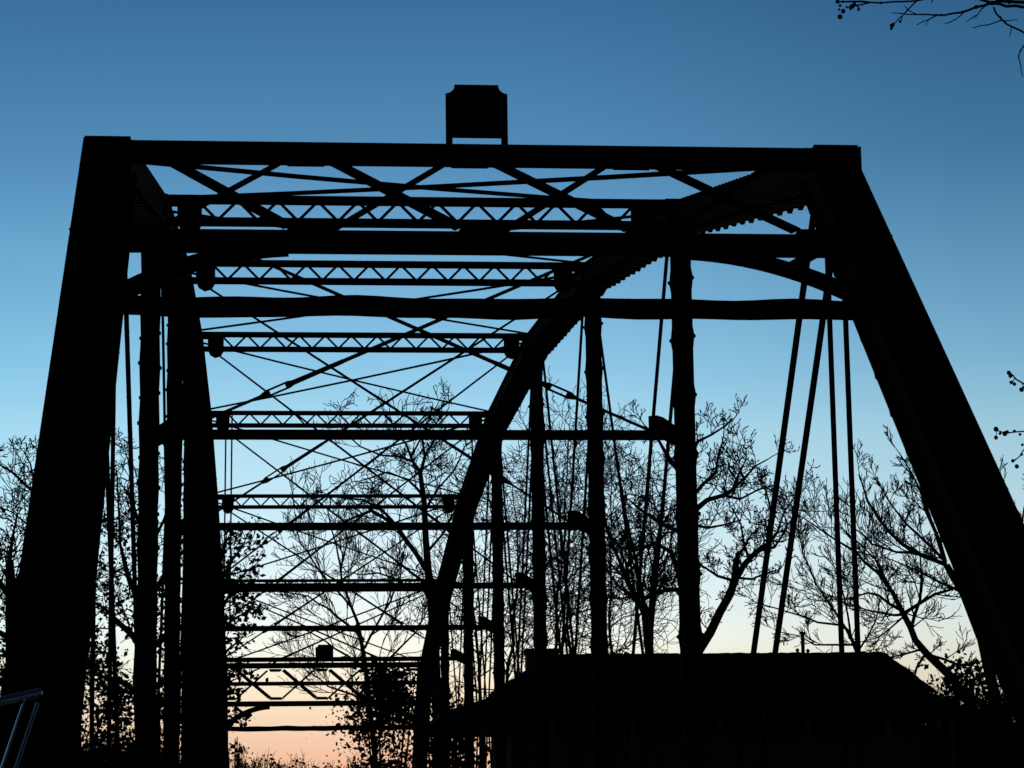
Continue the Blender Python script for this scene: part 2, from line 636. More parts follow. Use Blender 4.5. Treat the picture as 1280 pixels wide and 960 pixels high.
# ------------------------------------------------------------------ house behind the right truss
hs = empty('house', (12, 74, 2), 'low dark house with hipped roof and porch behind the right truss', 'house')
YE, YM, YR, YK, YP = 72.0, 73.5, 75.2, 79.5, 81.5
HX0, HX1 = at(616, 864, YM).x, at(1166, 867, YM).x
RX0, RX1 = at(692, 817, YR).x, at(1103, 819, YR).x
ZR = (at(692, 817, YR).z + at(1103, 819, YR).z) / 2
ZM = (at(616, 864, YM).z + at(1166, 867, YM).z) / 2
PX0, PX1 = at(550, 892, YE).x, at(1206, 884, YE).x
ZE = (at(550, 892, YE).z + at(1206, 884, YE).z) / 2
r = MB()
rp = [(HX0, YM, ZM), (HX1, YM, ZM), (HX1, YK + 1.7, ZM), (HX0, YK + 1.7, ZM), (RX0, YR, ZR), (RX1, YR, ZR), (RX1, YK, ZR), (RX0, YK, ZR)]
r.quadset(rp, [(0, 1, 5, 4), (1, 2, 6, 5), (2, 3, 7, 6), (3, 0, 4, 7), (4, 5, 6, 7), (3, 2, 1, 0)])
rg = random.Random(9)
xk = RX0
while xk < RX1:                                     # ridge cap shingles, not quite level
    r.bar((xk, YR, ZR + .015 + rg.uniform(-.012, .014)), (min(RX1, xk + .31), YR, ZR + .012 + rg.uniform(-.012, .014)), .24, .04)
    xk += .3
for (pa, pb) in (((RX0, YR, ZR), (HX0, YM, ZM)), ((RX1, YR, ZR), (HX1, YM, ZM))):
    pa, pb = V(pa), V(pb)
    for k in range(9):
        j = V((0, 0, rg.uniform(-.01, .02)))
        r.bar(pa.lerp(pb, k / 9) + j, pa.lerp(pb, (k + 1.05) / 9) + j, .22, .04)
roof = r.build('roof', SHING, hs)
r = MB()
e = .16
pv = [(PX0, YE, ZE), (PX1, YE, ZE), (PX1, YK + 3.2, ZE), (PX0, YK + 3.2, ZE), (HX0 + .1, YM + .1, ZM - .03), (HX1 - .1, YM + .1, ZM - .03), (HX1 - .1, YK + 1.6, ZM - .03), (HX0 + .1, YK + 1.6, ZM - .03)]
pv += [(x, y, z - e) for (x, y, z) in pv]
r.quadset(pv, [(0, 1, 5, 4), (1, 2, 6, 5), (2, 3, 7, 6), (3, 0, 4, 7), (8, 12, 13, 9), (9, 13, 14, 10), (10, 14, 15, 11), (11, 15, 12, 8),
               (0, 8, 9, 1), (1, 9, 10, 2), (2, 10, 11, 3), (3, 11, 8, 0)])
r.build('porch_roof', SHING, hs)
# chimney and vent pipe
c0, c1 = at(657, 811, 76.5), at(700, 810, 76.5)
cm = MB()
cm.box(((c0.x + c1.x) / 2, 76.8, c0.z - .6), (c1.x - c0.x - .08, .7, 1.15))
cm.box(((c0.x + c1.x) / 2, 76.8, c0.z - .06), (c1.x - c0.x, .8, .12))
cm.build('chimney', BRICK, roof)
vp = at(1003, 790, 76.0)
vm = MB()
vm.path([(vp.x, 76.0, ZR - .3), (vp.x, 76.0, vp.z - .05)], .055, 8)
vm.path([(vp.x, 76.0, vp.z - .07), (vp.x, 76.0, vp.z)], .10, 8)
vm.build('vent_pipe', STEEL, roof)
for xx, h in ((997, .17), (1010, .15)):
    q = at(xx, 818, 76)
    m_ = MB()
    m_.path([(q.x, 76, ZR - .1), (q.x, 76, ZR + h)], .035, 6)
    m_.ball((q.x, 76, ZR + h), .06, 6, 4)
    m_.build('roof_vent', STEEL, roof)
WX0, WX1, WY = HX0 + .55, HX1 - .3, 74.0
zg = 1.2
wl = MB()
wl.box(((WX0 + WX1) / 2, (WY + YK + 1.2) / 2, (zg + ZM - .05) / 2), (WX1 - WX0, YK + 1.2 - WY, ZM - .05 - zg))
k = 0
while zg + .3 + k * .18 < ZM - .3:
    wl.bar((WX0 - .01, WY - .008, zg + .3 + k * .18), (WX1 + .01, WY - .008, zg + .3 + k * .18), .03, .15, V((0, -.1, 1)))
    k += 1
wl.build('wall', SIDING, hs)


def window(x0, x1, z0, z1):
    fr = MB()
    for (xa, za, xb, zb) in ((x0, z0, x1, z0), (x0, z1, x1, z1)):
        fr.bar((xa - .06, WY - .05, za), (xb + .06, WY - .05, zb), .07, .09)
    for xx in (x0, x1, (x0 + x1) / 2):
        fr.bar((xx, WY - .05, z0 + .05), (xx, WY - .05, z1 - .05), .07 if xx != (x0 + x1) / 2 else .03, .06, V((0, 1, 0)))
    fr.bar((x0, WY - .05, (z0 + z1) / 2), (x1, WY - .05, (z0 + z1) / 2), .04, .05)
    o = fr.build('window', TRIM, hs)
    p = MB()
    p.box(((x0 + x1) / 2, WY - .03, (z0 + z1) / 2), (x1 - x0 - .02, .01, z1 - z0 - .02))
    p.build('pane', GLASS, o)


wa, wb = at(641, 902, WY), at(669, 942, WY)
window(wa.x, wb.x, wb.z, wa.z)
for cx_ in (760, 960, 1090):
    q0, q1 = at(cx_ - 14, 902, WY), at(cx_ + 14, 942, WY)
    window(q0.x, q1.x, q1.z, q0.z)
dq = at(860, 915, WY)
dm = MB()
dm.box((dq.x, WY - .04, 3.05), (.95, .07, 2.1))
dm.box((dq.x, WY - .08, 3.55), (.6, .03, .8))
door = dm.build('door', TRIM, hs)
hm = MB()
hm.ball((dq.x + .38, WY - .12, 3.0), .04)
hm.build('handle', GALV, door)
pf = MB()
pf.box(((PX0 + PX1) / 2, 72.95, 1.75), (PX1 - PX0 - .3, 2.0, .3))
pf.build('porch_floor', WOOD, hs)
for xx in (555, 604, 690, 790, 900, 1010, 1110, 1190):
    q = at(xx, 920, 72.2)
    pm = MB()
    pm.box((q.x, 72.2, (1.9 + ZE - .1) / 2), (.13, .13, ZE - .1 - 1.9))
    pm.build('porch_post', TRIM, hs)
lq = at(634, 917, WY)
lm = MB()
lm.box((lq.x, WY - .1, lq.z), (.16, .12, .20))
lm.box((lq.x, WY - .1, lq.z + .12), (.2, .16, .04))
lm.build('porch_lamp', CONC, hs)

# ------------------------------------------------------------------ trees
def pxr(px, Y):
    return px * Y / F_PX / 2


class Tree:
    def __init__(s, name, label, Y, seed, trunk, cat='tree', group=None, spread=1.6):
        s.Y, s.rg, s.spread = Y, random.Random(seed), spread
        s.crown, s.leaves, s.trunkmb = MB(), MB(), MB()
        s.tips = []
        P = [(x, y, w) for (x, y, w) in trunk]
        pts = [at(x, y, Y) for (x, y, w) in P]
        base = V((pts[0].x, Y, 0))
        base.z = ground_z(base.x, Y) - .15
        rad = [pxr(w, Y) for (x, y, w) in P]
        if pts[0].z > base.z:
            pts = [base] + pts
            rad = [rad[0] * 1.35] + rad
        s.base = base
        s.trunkmb.path(pts, rad, 8)
        s.pts, s.rad = pts, rad
        s.name, s.label, s.cat, s.group = name, label, cat, group

    def grow(s, p, d, L, r, lev, P):
        rg = s.rg
        n = max(3, int(P['seg'] * (1.3 if lev < 2 else 1)))
        pts, rad = [p.copy()], [r]
        d = d.normalized()
        wig = P['wig'] * (1 + .25 * lev)
        for k in range(n):
            d = (d + V((rg.gauss(0, wig), rg.gauss(0, wig), rg.gauss(0, wig))) + V((0, 0, P['up'])) * (.5 + lev * .35)).normalized()
            p = p + d * (L / n)
            pts.append(p.copy())
            rad.append(max(P['rmin'], r * (1 - .75 * (k + 1) / n)))
        s.crown.path(pts, rad, 4 if r > .03 else 3, False)
        if lev < P['lev']:
            nc = P['kids'][min(lev, len(P['kids']) - 1)]
            for k in range(nc):
                t = .22 + .76 * (k + rg.random() * .8) / nc
                i = min(n - 1, int(t * n))
                q = pts[i].lerp(pts[i + 1], t * n - i)
                dd = (pts[i + 1] - pts[i]).normalized()
                ax = dd.orthogonal().normalized()
                ax.rotate(Matrix.Rotation(rg.random() * 6.283, 3, dd))
                ang = math.radians(rg.uniform(*P['ang']))
                nd = Matrix.Rotation(ang, 3, ax) @ dd
                s.grow(q, nd, L * rg.uniform(*P['ratio']) * (1.05 - .45 * t), max(P['rmin'], rad[i] * .62), lev + 1, P)
        else:
            s.tips.append(pts)

    def limb(s, px, P, dY=0.0, kids=None, L=2.2, lev0=1, thin=1.0):
        """a main limb given by pixel points; children sprout from it"""
        rg = s.rg
        n = len(px)
        pts = []
        for k, (x, y, w) in enumerate(px):
            t = k / (n - 1)
            pts.append(at(x, y, s.Y + dY * t + (rg.gauss(0, .12) if 0 < k else 0)))
        rad = [max(P['rmin'], pxr(w, s.Y) * thin) for (x, y, w) in px]
        # refine
        fp, fr = [pts[0]], [rad[0]]
        for k in range(n - 1):
            seg = (pts[k + 1] - pts[k]).length
            m = max(1, int(seg / .5))
            for j in range(1, m + 1):
                q = pts[k].lerp(pts[k + 1], j / m)
                if j < m:
                    q += V((rg.gauss(0, .035), rg.gauss(0, .035), rg.gauss(0, .035)))
                fp.append(q)
                fr.append(rad[k] + (rad[k + 1] - rad[k]) * j / m)
        s.crown.path(fp, fr, 6, False)
        nk = kids if kids is not None else int(len(fp) * 1.1)
        for k in range(nk):
            t = (k + rg.random()) / nk
            t = .12 + .88 * t
            i = min(len(fp) - 2, int(t * (len(fp) - 1)))
            q = fp[i]
            dd = (fp[i + 1] - fp[i]).normalized()
            ax = dd.orthogonal().normalized()
            ax.rotate(Matrix.Rotation(rg.random() * 6.283, 3, dd))
            nd = Matrix.Rotation(math.radians(rg.uniform(*P['ang'])), 3, ax) @ dd
            s.grow(q, nd, P.get('mul', 1.3) * L * rg.uniform(.6, 1.2) * (1.1 - .5 * t), max(P['rmin'], min(fr[i] * .6, .035)), lev0, P)
        s.grow(fp[-1], fp[-1] - fp[-2], L * .7, max(P['rmin'], fr[-1]), lev0, P)

    def free(s, P, n, L, t0=.35, r=.05):
        """boughs leaving the trunk all round"""
        rg = s.rg
        m = len(s.pts)
        for k in range(n):
            t = t0 + (1 - t0) * (k + rg.random()) / n
            i = min(m - 2, int(t * (m - 1)))
            q = s.pts[i].lerp(s.pts[i + 1], t * (m - 1) - i)
            dd = (s.pts[i + 1] - s.pts[i]).normalized()
            ax = dd.orthogonal().normalized()
            ax.rotate(Matrix.Rotation(k * 2.4 + rg.random(), 3, dd))
            nd = Matrix.Rotation(math.radians(rg.uniform(*P['ang'])), 3, ax) @ dd
            s.grow(q, nd, L * rg.uniform(.7, 1.2) * (1.15 - .6 * (t - t0) / (1 - t0)), max(P['rmin'], min(r, s.rad[min(i, len(s.rad) - 1)] * .6)), 1, P)

    def pods(s, size, frac=.8):
        rg = s.rg
        for pts in s.tips:
            if rg.random() < frac:
                e, d = pts[-1], (pts[-1] - pts[-2]).normalized()
                s.crown.path([e - d * size * .4, e + d * size * .5, e + d * size * 1.6], [size * .12, size * .34, size * .05], 4, False)

    def leafy(s, per, size, jit, top=None):
        rg = s.rg
        for pts in s.tips:
            if top is not None and pts[-1].z > top - rg.random() * 3.0:
                continue
            for k in range(per):
                q = rg.choice(pts)
                s.leaves.leaf(q + V((rg.gauss(0, jit), rg.gauss(0, jit), rg.gauss(0, jit))), size * rg.uniform(.4, 1.4), rg)

    def done(s, leafmat=LEAF, bark=BARK):
        root = empty(s.name, s.base, s.label, s.cat, s.group)
        s.trunkmb.build('trunk', bark, root, True)
        c = s.crown.build('crown', TWIG, root)
        if s.leaves.v:
            s.leaves.build('foliage', leafmat, root)
        return root


FINE = dict(mul=1.15, seg=5, wig=.17, up=.05, rmin=.0135, lev=3, kids=(4, 5, 4), ang=(28, 70), ratio=(.5, .8))
SPRAY = dict(mul=1.0, seg=4, wig=.10, up=.09, rmin=.013, lev=3, kids=(4, 5, 4), ang=(20, 52), ratio=(.5, .85))
CURLY = dict(seg=5, mul=.95, wig=.26, up=.16, rmin=.0135, lev=3, kids=(4, 5, 3), ang=(30, 70), ratio=(.5, .8))
DENSE = dict(seg=4, wig=.2, up=.03, rmin=.014, lev=3, kids=(5, 5, 4), ang=(30, 70), ratio=(.5, .8))

# tall bare tree behind the middle of the bridge
t = Tree('bare_tree', 'tall bare tree with forked crown seen through the middle of the bridge', 92, 11,
         [(548, 930, 13), (543, 800, 12), (538, 735, 11), (535, 712, 10), (532, 670, 8), (530, 625, 7), (525, 590, 6)])
t.limb([(535, 716, 7), (519, 690, 6.5), (497, 660, 6), (481, 648, 5), (465, 638, 4), (440, 648, 3), (415, 660, 2)], FINE, -1.5, L=2.0)
t.limb([(497, 660, 4), (480, 640, 3.5), (455, 625, 3), (425, 622, 2)], FINE, 1.0, L=1.8)
t.limb([(525, 590, 5), (516, 577, 4), (508, 556, 3), (497, 540, 2.2), (486, 522, 1.6)], FINE, .8, L=1.3)
t.limb([(516, 577, 3.5), (500, 571, 3), (476, 569, 2.5), (450, 558, 2), (430, 540, 1.5)], FINE, -1.2, L=1.9)
t.limb([(526, 590, 5), (531, 571, 4), (528, 550, 3), (534, 528, 2.2), (546, 508, 1.5)], FINE, -.6, L=1.2)
t.limb([(515, 569, 3), (526, 548, 2.5), (548, 526, 2), (560, 512, 1.5)], FINE, 1.0, L=1.1)
t.limb([(531, 640, 4), (548, 610, 3), (566, 590, 2.5), (580, 560, 1.8)], FINE, .8, L=1.6)
t.limb([(529, 620, 4), (510, 600, 3.2), (485, 590, 2.6), (455, 600, 2)], FINE, 1.5, L=1.8)
t.limb([(538, 740, 4), (515, 735, 3), (490, 722, 2.5), (455, 718, 2)], FINE, 1.2, L=1.8)
t.limb([(534, 690, 4), (553, 668, 3), (568, 640, 2.3), (590, 625, 1.8)], FINE, -.8, L=1.5)
t.done()

# broad spreading tree in front of it, low and fine
t = Tree('spreading_tree', 'fine twigged spreading tree low behind the far portal', 104, 23,
         [(470, 960, 7), (462, 880, 6), (455, 820, 5.5), (447, 778, 5)])
for px, dy in (([(447, 778, 4), (427, 725, 3), (420, 680, 2.2), (410, 640, 1.6)], -1),
               ([(440, 760, 3), (400, 715, 2.5), (376, 680, 2), (370, 650, 1.5)], 1),
               ([(455, 800, 4), (420, 770, 3), (385, 745, 2), (355, 740, 1.6)], -2),
               ([(456, 810, 3.5), (480, 765, 3), (500, 725, 2.2), (505, 690, 1.6)], 1.4),
               ([(460, 840, 4), (435, 820, 3), (405, 800, 2.2), (375, 780, 1.6)], 1.5),
               ([(460, 850, 4), (490, 820, 3), (520, 790, 2.2), (540, 750, 1.6)], -1.2),
               ([(464, 880, 3.5), (440, 868, 3), (410, 858, 2.2), (385, 840, 1.6)], .8)):
    t.limb(px, SPRAY, dy, L=2.6)
t.done()

# crooked tree with upturned twig ends, trunk behind the near right post
t = Tree('crooked_tree', 'crooked bare tree with curling upturned twigs behind the nearest right post', 88, 37,
         [(868, 860, 22), (866, 800, 20), (864, 740, 17), (860, 680, 14), (858, 640, 11), (856, 600, 8)])
for px, dy, L in (([(872, 815, 13), (888, 790, 12), (900, 765, 11), (913, 742, 10.5), (919, 722, 10), (920, 706, 8.5), (923, 692, 6)], -1.2, 1.1),
                  ([(918, 728, 8), (930, 706, 8), (940, 695, 7), (953, 684, 7), (962, 678, 5), (960, 662, 4), (964, 640, 3), (958, 615, 2)], -.9, 1.7),
                  ([(954, 687, 5), (968, 684, 4), (976, 672, 3), (985, 655, 2.3), (1000, 640, 1.8)], .8, 1.6),
                  ([(962, 678, 3.6), (972, 664, 3), (980, 640, 2.4), (994, 620, 1.8)], -.6, 1.6),
                  ([(936, 698, 4), (930, 680, 3), (926, 655, 2.4), (915, 635, 1.8)], .7, 1.4),
                  ([(918, 726, 4), (897, 720, 3.6), (885, 712, 3), (876, 706, 2.5)], .4, 1.0),
                  ([(919, 722, 3.5), (940, 724, 3), (958, 716, 2.4), (975, 712, 1.8)], .6, 1.1),
                  ([(866, 640, 8), (884, 625, 6.5), (905, 619, 5.5), (917, 611, 4.5), (921, 598, 3), (930, 580, 2)], -1, 1.8),
                  ([(917, 611, 4), (930, 598, 3.4), (945, 582, 2.6), (960, 574, 1.8)], -.5, 1.5),
                  ([(905, 619, 4), (925, 624, 3.2), (948, 612, 2.4), (970, 606, 1.8)], .9, 1.3),
                  ([(862, 625, 6), (880, 604, 5), (895, 590, 4), (898, 570, 3), (903, 552, 2)], .9, 1.3),
                  ([(858, 590, 5), (872, 552, 4), (890, 543, 3), (904, 534, 2.4), (914, 526, 1.8)], -.7, 1.2),
                  ([(857, 600, 6), (845, 585, 5.5), (832, 566, 5), (822, 548, 3.6), (806, 532, 2.2)], 1.1, 1.2),
                  ([(860, 680, 6), (847, 664, 5.5), (830, 656, 5), (806, 641, 3.6), (790, 628, 2.4)], -1.2, 1.5),
                  ([(862, 740, 7), (848, 716, 6.5), (839, 690, 6), (819, 679, 5), (801, 686, 3.5), (788, 690, 2)], .8, 1.3),
                  ([(864, 760, 8), (847, 737, 7.5), (830, 738, 6.5), (808, 748, 5), (795, 746, 3)], -.6, 1.0),
                  ([(866, 655, 4), (884, 660, 3.4), (905, 656, 2.6), (925, 650, 2)], 1.2, 1.3)):
    t.limb(px, CURLY, dy, L=L)
t.pods(.075, .8)
t.done()

# clump of three stems
for (nm, lab, seed, Y, tr, extra) in (
        ('forked_tree', 'slender forked tree with leaning stem between the two nearest right posts', 51, 94,
         [(812, 880, 11), (811, 815, 10), (806, 768, 9), (799, 752, 7), (790, 738, 6), (779, 712, 5), (766, 682, 4), (757, 654, 3), (752, 620, 2)],
         (([(806, 768, 6), (800, 730, 5), (795, 700, 4.4), (787, 668, 3.5), (782, 640, 2.6), (778, 615, 1.8), (774, 590, 1.4)], 1),
          ([(799, 752, 4), (775, 735, 3), (760, 715, 2.4), (750, 690, 1.8)], -1))),
        ('straight_tree', 'straight bare tree with upright boughs close left of the crooked tree', 57, 98,
         [(815, 880, 9), (813, 810, 8), (814, 760, 7), (817, 715, 6), (822, 680, 5), (826, 650, 4), (829, 620, 3), (831, 595, 2)],
         (([(814, 770, 4), (800, 740, 3), (790, 700, 2.4), (786, 660, 1.8)], 1),
          ([(816, 730, 4), (830, 710, 3), (838, 680, 2.4), (842, 650, 1.8)], -1)))):
    t = Tree(nm, lab, Y, seed, tr)
    for px, dy in extra:
        t.limb(px, FINE, dy, L=1.8)
    t.free(FINE, 19, 3.0, .3)
    t.done()

# saplings between the right posts
SAP = [(598, 600, 'thin bare sapling just right of the leaning right chord', 96, 2.0),
       (640, 590, 'thin bare sapling between the third and fourth right posts', 100, 2.2),
       (697, 560, 'shorter thin sapling in the gap beside the second right post', 97, 2.3),
       (714, 520, 'tallest thin sapling in the gap beside the second right post', 101, 2.5),
       (770, 560, 'thin sapling left in the gap beside the nearest right post', 106, 2.5)]
for k, (x, ytop, lab, Y, L) in enumerate(SAP):
    rg = random.Random(k * 31 + 3)
    dx, bw, ph = rg.uniform(-16, 16), rg.uniform(3, 8), rg.random() * 6
    tr = []
    for j in range(12):
        f = j / 11
        tr.append((x + dx * f * f + bw * math.sin(ph + f * 4.2) + rg.gauss(0, 1.6), 880 + (ytop + 12 - 880) * f, 4.6 * (1 - f) + 1.1 * f))
    t = Tree('sapling', lab, Y, 100 + k, tr, group='thin saplings beyond the right truss')
    t.free(FINE, 26, L * 1.75, .08, .035)
    t.done()

# spreading bare trees behind the right end post
t = Tree('leaning_tree', 'bare tree leaning left behind the right end post, above the roof corner', 86, 61,
         [(1215, 880, 13), (1185, 842, 12), (1159, 818, 10), (1144, 800, 9), (1138, 784, 8.5), (1129, 767, 8), (1116, 741, 6), (1100, 718, 4.5)])
for px, dy, L in (([(1129, 768, 4), (1118, 769, 3.5), (1085, 763, 2.5), (1066, 757, 2)], -1, 1.4),
                  ([(1127, 763, 5), (1112, 755, 4), (1098, 744, 3.5), (1085, 741, 2.6), (1062, 748, 2)], 1, 1.6),
                  ([(1131, 766, 5), (1150, 754, 4.5), (1168, 743, 4), (1195, 735, 3.5), (1215, 728, 3)], -1, 1.4),
                  ([(1139, 786, 5), (1143, 770, 4.5), (1150, 750, 4), (1152, 722, 3), (1150, 690, 2)], 1, 1.7),
                  ([(1116, 741, 4), (1106, 722, 3.5), (1095, 700, 2.6), (1075, 680, 1.8)], -1, 2.0),
                  ([(1128, 772, 3), (1112, 786, 2.5), (1098, 797, 2), (1085, 800, 1.5)], .6, 1.0),
                  ([(1159, 818, 4), (1180, 824, 3.5), (1200, 832, 3.5), (1220, 828, 3)], -.8, 1.0),
                  ([(1150, 812, 3), (1130, 818, 2.4), (1110, 822, 1.8)], .6, .8),
                  ([(1155, 820, 4), (1146, 834, 3), (1142, 850, 2.5)], -.6, .6),
                  ([(1100, 718, 4), (1070, 690, 3.4), (1040, 672, 2.6), (1005, 648, 1.8), (990, 640, 1.2)], 1.2, 1.8)):
    t.limb(px, SPRAY, dy, L=L)
t.done()
t = Tree('fan_tree', 'fan shaped bare tree rising close along the right end post', 82, 67,
         [(1250, 900, 16), (1228, 800, 14), (1205, 742, 12), (1192, 722, 10), (1183, 706, 9)])
for px, dy, L in (([(1183, 706, 6), (1152, 694, 5.5), (1129, 681, 5), (1101, 652, 4), (1084, 625, 3), (1075, 596, 1.8)], -1, 1.2),
                  ([(1181, 702, 6), (1170, 666, 5), (1158, 640, 4), (1150, 612, 3), (1136, 585, 2), (1124, 566, 1.5)], .8, 1.0),
                  ([(1180, 700, 4.5), (1158, 678, 4), (1132, 654, 3), (1112, 628, 2.2), (1098, 604, 1.6)], 1.4, 1.2),
                  ([(1152, 694, 4), (1120, 690, 3), (1090, 680, 2.4), (1060, 655, 1.8)], -1.4, 1.8),
                  ([(1182, 703, 5), (1176, 680, 4), (1164, 650, 3), (1155, 622, 2.2), (1144, 600, 1.6)], -.9, 1.1),
                  ([(1205, 742, 5), (1192, 735, 4), (1175, 728, 3.5), (1150, 715, 2.6), (1115, 700, 1.8)], 1, 1.6),
                  ([(1228, 800, 8), (1243, 740, 6), (1252, 690, 4.4), (1258, 650, 3), (1254, 610, 1.8)], .8, 1.1),
                  ([(1240, 760, 6), (1262, 710, 4), (1276, 670, 3), (1280, 635, 2)], -1, 1.2),
                  ([(1192, 722, 4), (1200, 700, 3.4), (1206, 670, 2.6), (1208, 640, 2)], .5, 1.6)):
    t.limb(px, SPRAY, dy, L=L)
t.done()
t = Tree('twiggy_tree', 'small twiggy tree with seed clusters rising behind the right roof ridge', 90, 71,
         [(1085, 880, 7), (1075, 825, 6), (1066, 802, 5), (1058, 786, 4.5)])
for px, dy, L in (([(1058, 786, 3.6), (1048, 781, 3), (1022, 778, 2.6), (985, 765, 2), (950, 755, 1.5)], -1, 1.7),
                  ([(1060, 790, 3.6), (1042, 762, 3), (1020, 730, 2.4), (1003, 690, 1.8), (998, 660, 1.4)], 1, 1.9),
                  ([(1064, 798, 3), (1060, 770, 2.6), (1052, 735, 2), (1048, 700, 1.6)], -.6, 1.8),
                  ([(1068, 806, 3), (1040, 806, 2.6), (1018, 806, 2.2), (1000, 795, 1.6), (975, 790, 1.2)], .8, 1.2),
                  ([(1072, 815, 3), (1085, 795, 2.4), (1095, 775, 2), (1100, 750, 1.5)], .6, 1.4)):
    t.limb(px, SPRAY, dy, L=L)
t.pods(.06, .35)
t.done()

# left bank
t = Tree('leafy_tree', 'leafy tree filling the gaps between the left posts', 80, 81,
         [(180, 930, 22), (176, 850, 20), (178, 780, 16), (185, 720, 12), (190, 660, 8), (195, 610, 4)])
for px, dy, L in (([(178, 760, 9), (160, 720, 7), (150, 680, 4), (148, 630, 2.5), (146, 590, 1.8)], -1, 2.2),
                  ([(180, 760, 9), (205, 720, 7), (228, 690, 5), (250, 680, 3), (270, 690, 2)], 1, 2.1),
                  ([(176, 810, 9), (150, 780, 7), (130, 760, 4), (112, 750, 2)], 1, 2.1),
                  ([(177, 820, 9), (215, 790, 7), (250, 775, 4), (275, 765, 2.5)], -1.2, 2.0),
                  ([(178, 870, 8), (210, 850, 6), (240, 845, 4), (262, 850, 2)], 1, 1.8),
                  ([(177, 870, 8), (150, 850, 6), (125, 845, 3.5), (105, 840, 2)], -1, 2.0),
                  ([(190, 680, 5), (205, 650, 4), (215, 620, 2.5), (212, 590, 1.5)], .8, 1.8),
                  ([(188, 690, 5), (172, 650, 4), (165, 610, 2.5), (160, 575, 1.5)], -.8, 1.6)):
    t.limb(px, DENSE, dy, L=L)
t.leafy(5, .135, .17, at(180, 620, 80).z)
t.done()
t = Tree('small_leafy_tree', 'small tree with sparse leaves right of the left chord, under the sixth strut', 78, 83,
         [(262, 930, 12), (264, 860, 10), (268, 790, 8), (272, 730, 6), (276, 690, 4)])
for px, dy, L in (([(272, 735, 5), (290, 700, 3.5), (305, 680, 2)], .6, 1.0),
                  ([(270, 770, 5), (292, 735, 3.5), (310, 712, 2)], -.6, 1.0),
                  ([(268, 800, 5), (290, 775, 3.5), (308, 765, 2)], .8, 1.0),
                  ([(266, 840, 5), (285, 812, 3), (300, 800, 2)], -.8, .8),
                  ([(276, 700, 3), (282, 680, 2.4), (287, 668, 1.6)], .5, .8),
                  ([(266, 880, 4), (285, 868, 3), (298, 866, 2)], .5, .5)):
    t.limb(px, dict(DENSE, kids=(4, 3, 3), lev=2), dy, L=L)
t.leafy(7, .15, .13)
t.done()
t = Tree('dense_tree', 'dense bushy tree at the left edge of the frame', 76, 87,
         [(20, 950, 24), (18, 870, 22), (16, 800, 18), (14, 740, 14), (12, 700, 10)])
for px, dy, L in (([(14, 740, 8), (40, 700, 6), (60, 670, 4), (80, 660, 2)], -1, 2.2),
                  ([(14, 750, 8), (-15, 710, 6), (-40, 680, 4)], 1, 2.2),
                  ([(16, 800, 8), (50, 775, 6), (85, 760, 4), (110, 760, 2)], 1, 2.2),
                  ([(16, 800, 8), (-20, 780, 6), (-50, 770, 4)], -1, 2.2),
                  ([(12, 700, 6), (15, 675, 4), (20, 650, 2.5)], .6, 1.8),
                  ([(18, 860, 8), (50, 840, 6), (90, 835, 4)], -1, 2.2)):
    t.limb(px, DENSE, dy, L=L)
t.leafy(5, .115, .18, at(20, 625, 76).z)
t.done()
t = Tree('tall_tree', 'thin topped bare tree showing above the bushy tree at left', 84, 91,
         [(95, 930, 14), (88, 800, 12), (75, 700, 9), (60, 640, 7), (45, 618, 5)])
for px, dy, L in (([(45, 618, 4), (33, 607, 3.5), (15, 590, 3), (-5, 578, 2), (-25, 572, 1.5)], -1, 1.0),
                  ([(60, 640, 4), (42, 600, 3), (38, 580, 2.2), (30, 565, 1.5)], 1, .8),
                  ([(66, 660, 4), (60, 615, 3), (55, 585, 2), (48, 565, 1.5)], -.6, .8),
                  ([(70, 680, 4), (40, 660, 3), (15, 640, 2), (-10, 630, 1.5)], 1, 1.8)):
    t.limb(px, FINE, dy, L=L)
t.done()


# leafy evergreen and shrubs
def shrub(name, lab, cat, cx, ytop, half, Y, n, size, mt, seed, group=None, zlo=None):
    rg = random.Random(seed)
    top = at(cx, ytop, Y)
    w = half * Y / F_PX
    z0 = ground_z(top.x, Y) if zlo is None else zlo
    H = top.z - z0
    lv, st = MB(), MB()
    stems = []
    for k in range(9):
        a = rg.random() * 6.283
        q = V((top.x + .15 * w * math.cos(a), Y + .15 * w * math.sin(a), z0 - .1))
        e_ = V((top.x + w * .75 * rg.uniform(.2, 1) * math.cos(a), Y + w * .6 * math.sin(a), z0 + H * rg.uniform(.55, .92)))
        mid = q.lerp(e_, .5) + V((0, 0, H * .1))
        st.path([q, mid, e_], [.07, .04, .015], 5, False)
        stems.append((q, mid, e_))
    clumps = []
    for k in range(34):
        a, rr, hh = rg.random() * 6.283, math.sqrt(rg.random()), rg.random()
        prof = math.sin(math.pi * min(1, hh * .8 + .2)) ** .6
        clumps.append((V((top.x + w * rr * prof * math.cos(a), Y + w * .8 * rr * prof * math.sin(a), z0 + .1 * H + .84 * H * hh)), rg.uniform(.16, .3) * min(w, H) + .1))
    for k in range(n):
        c, rr = rg.choice(clumps)
        q = c + V((rg.gauss(0, rr), rg.gauss(0, rr), rg.gauss(0, rr * .8)))
        if q.z > z0:
            lv.leaf(q, size * rg.uniform(.35, 1.45), rg)
    root = empty(name, (top.x, Y, z0), lab, cat, group)
    st.build('stem', BARK, root)
    lv.build('foliage', mt, root)


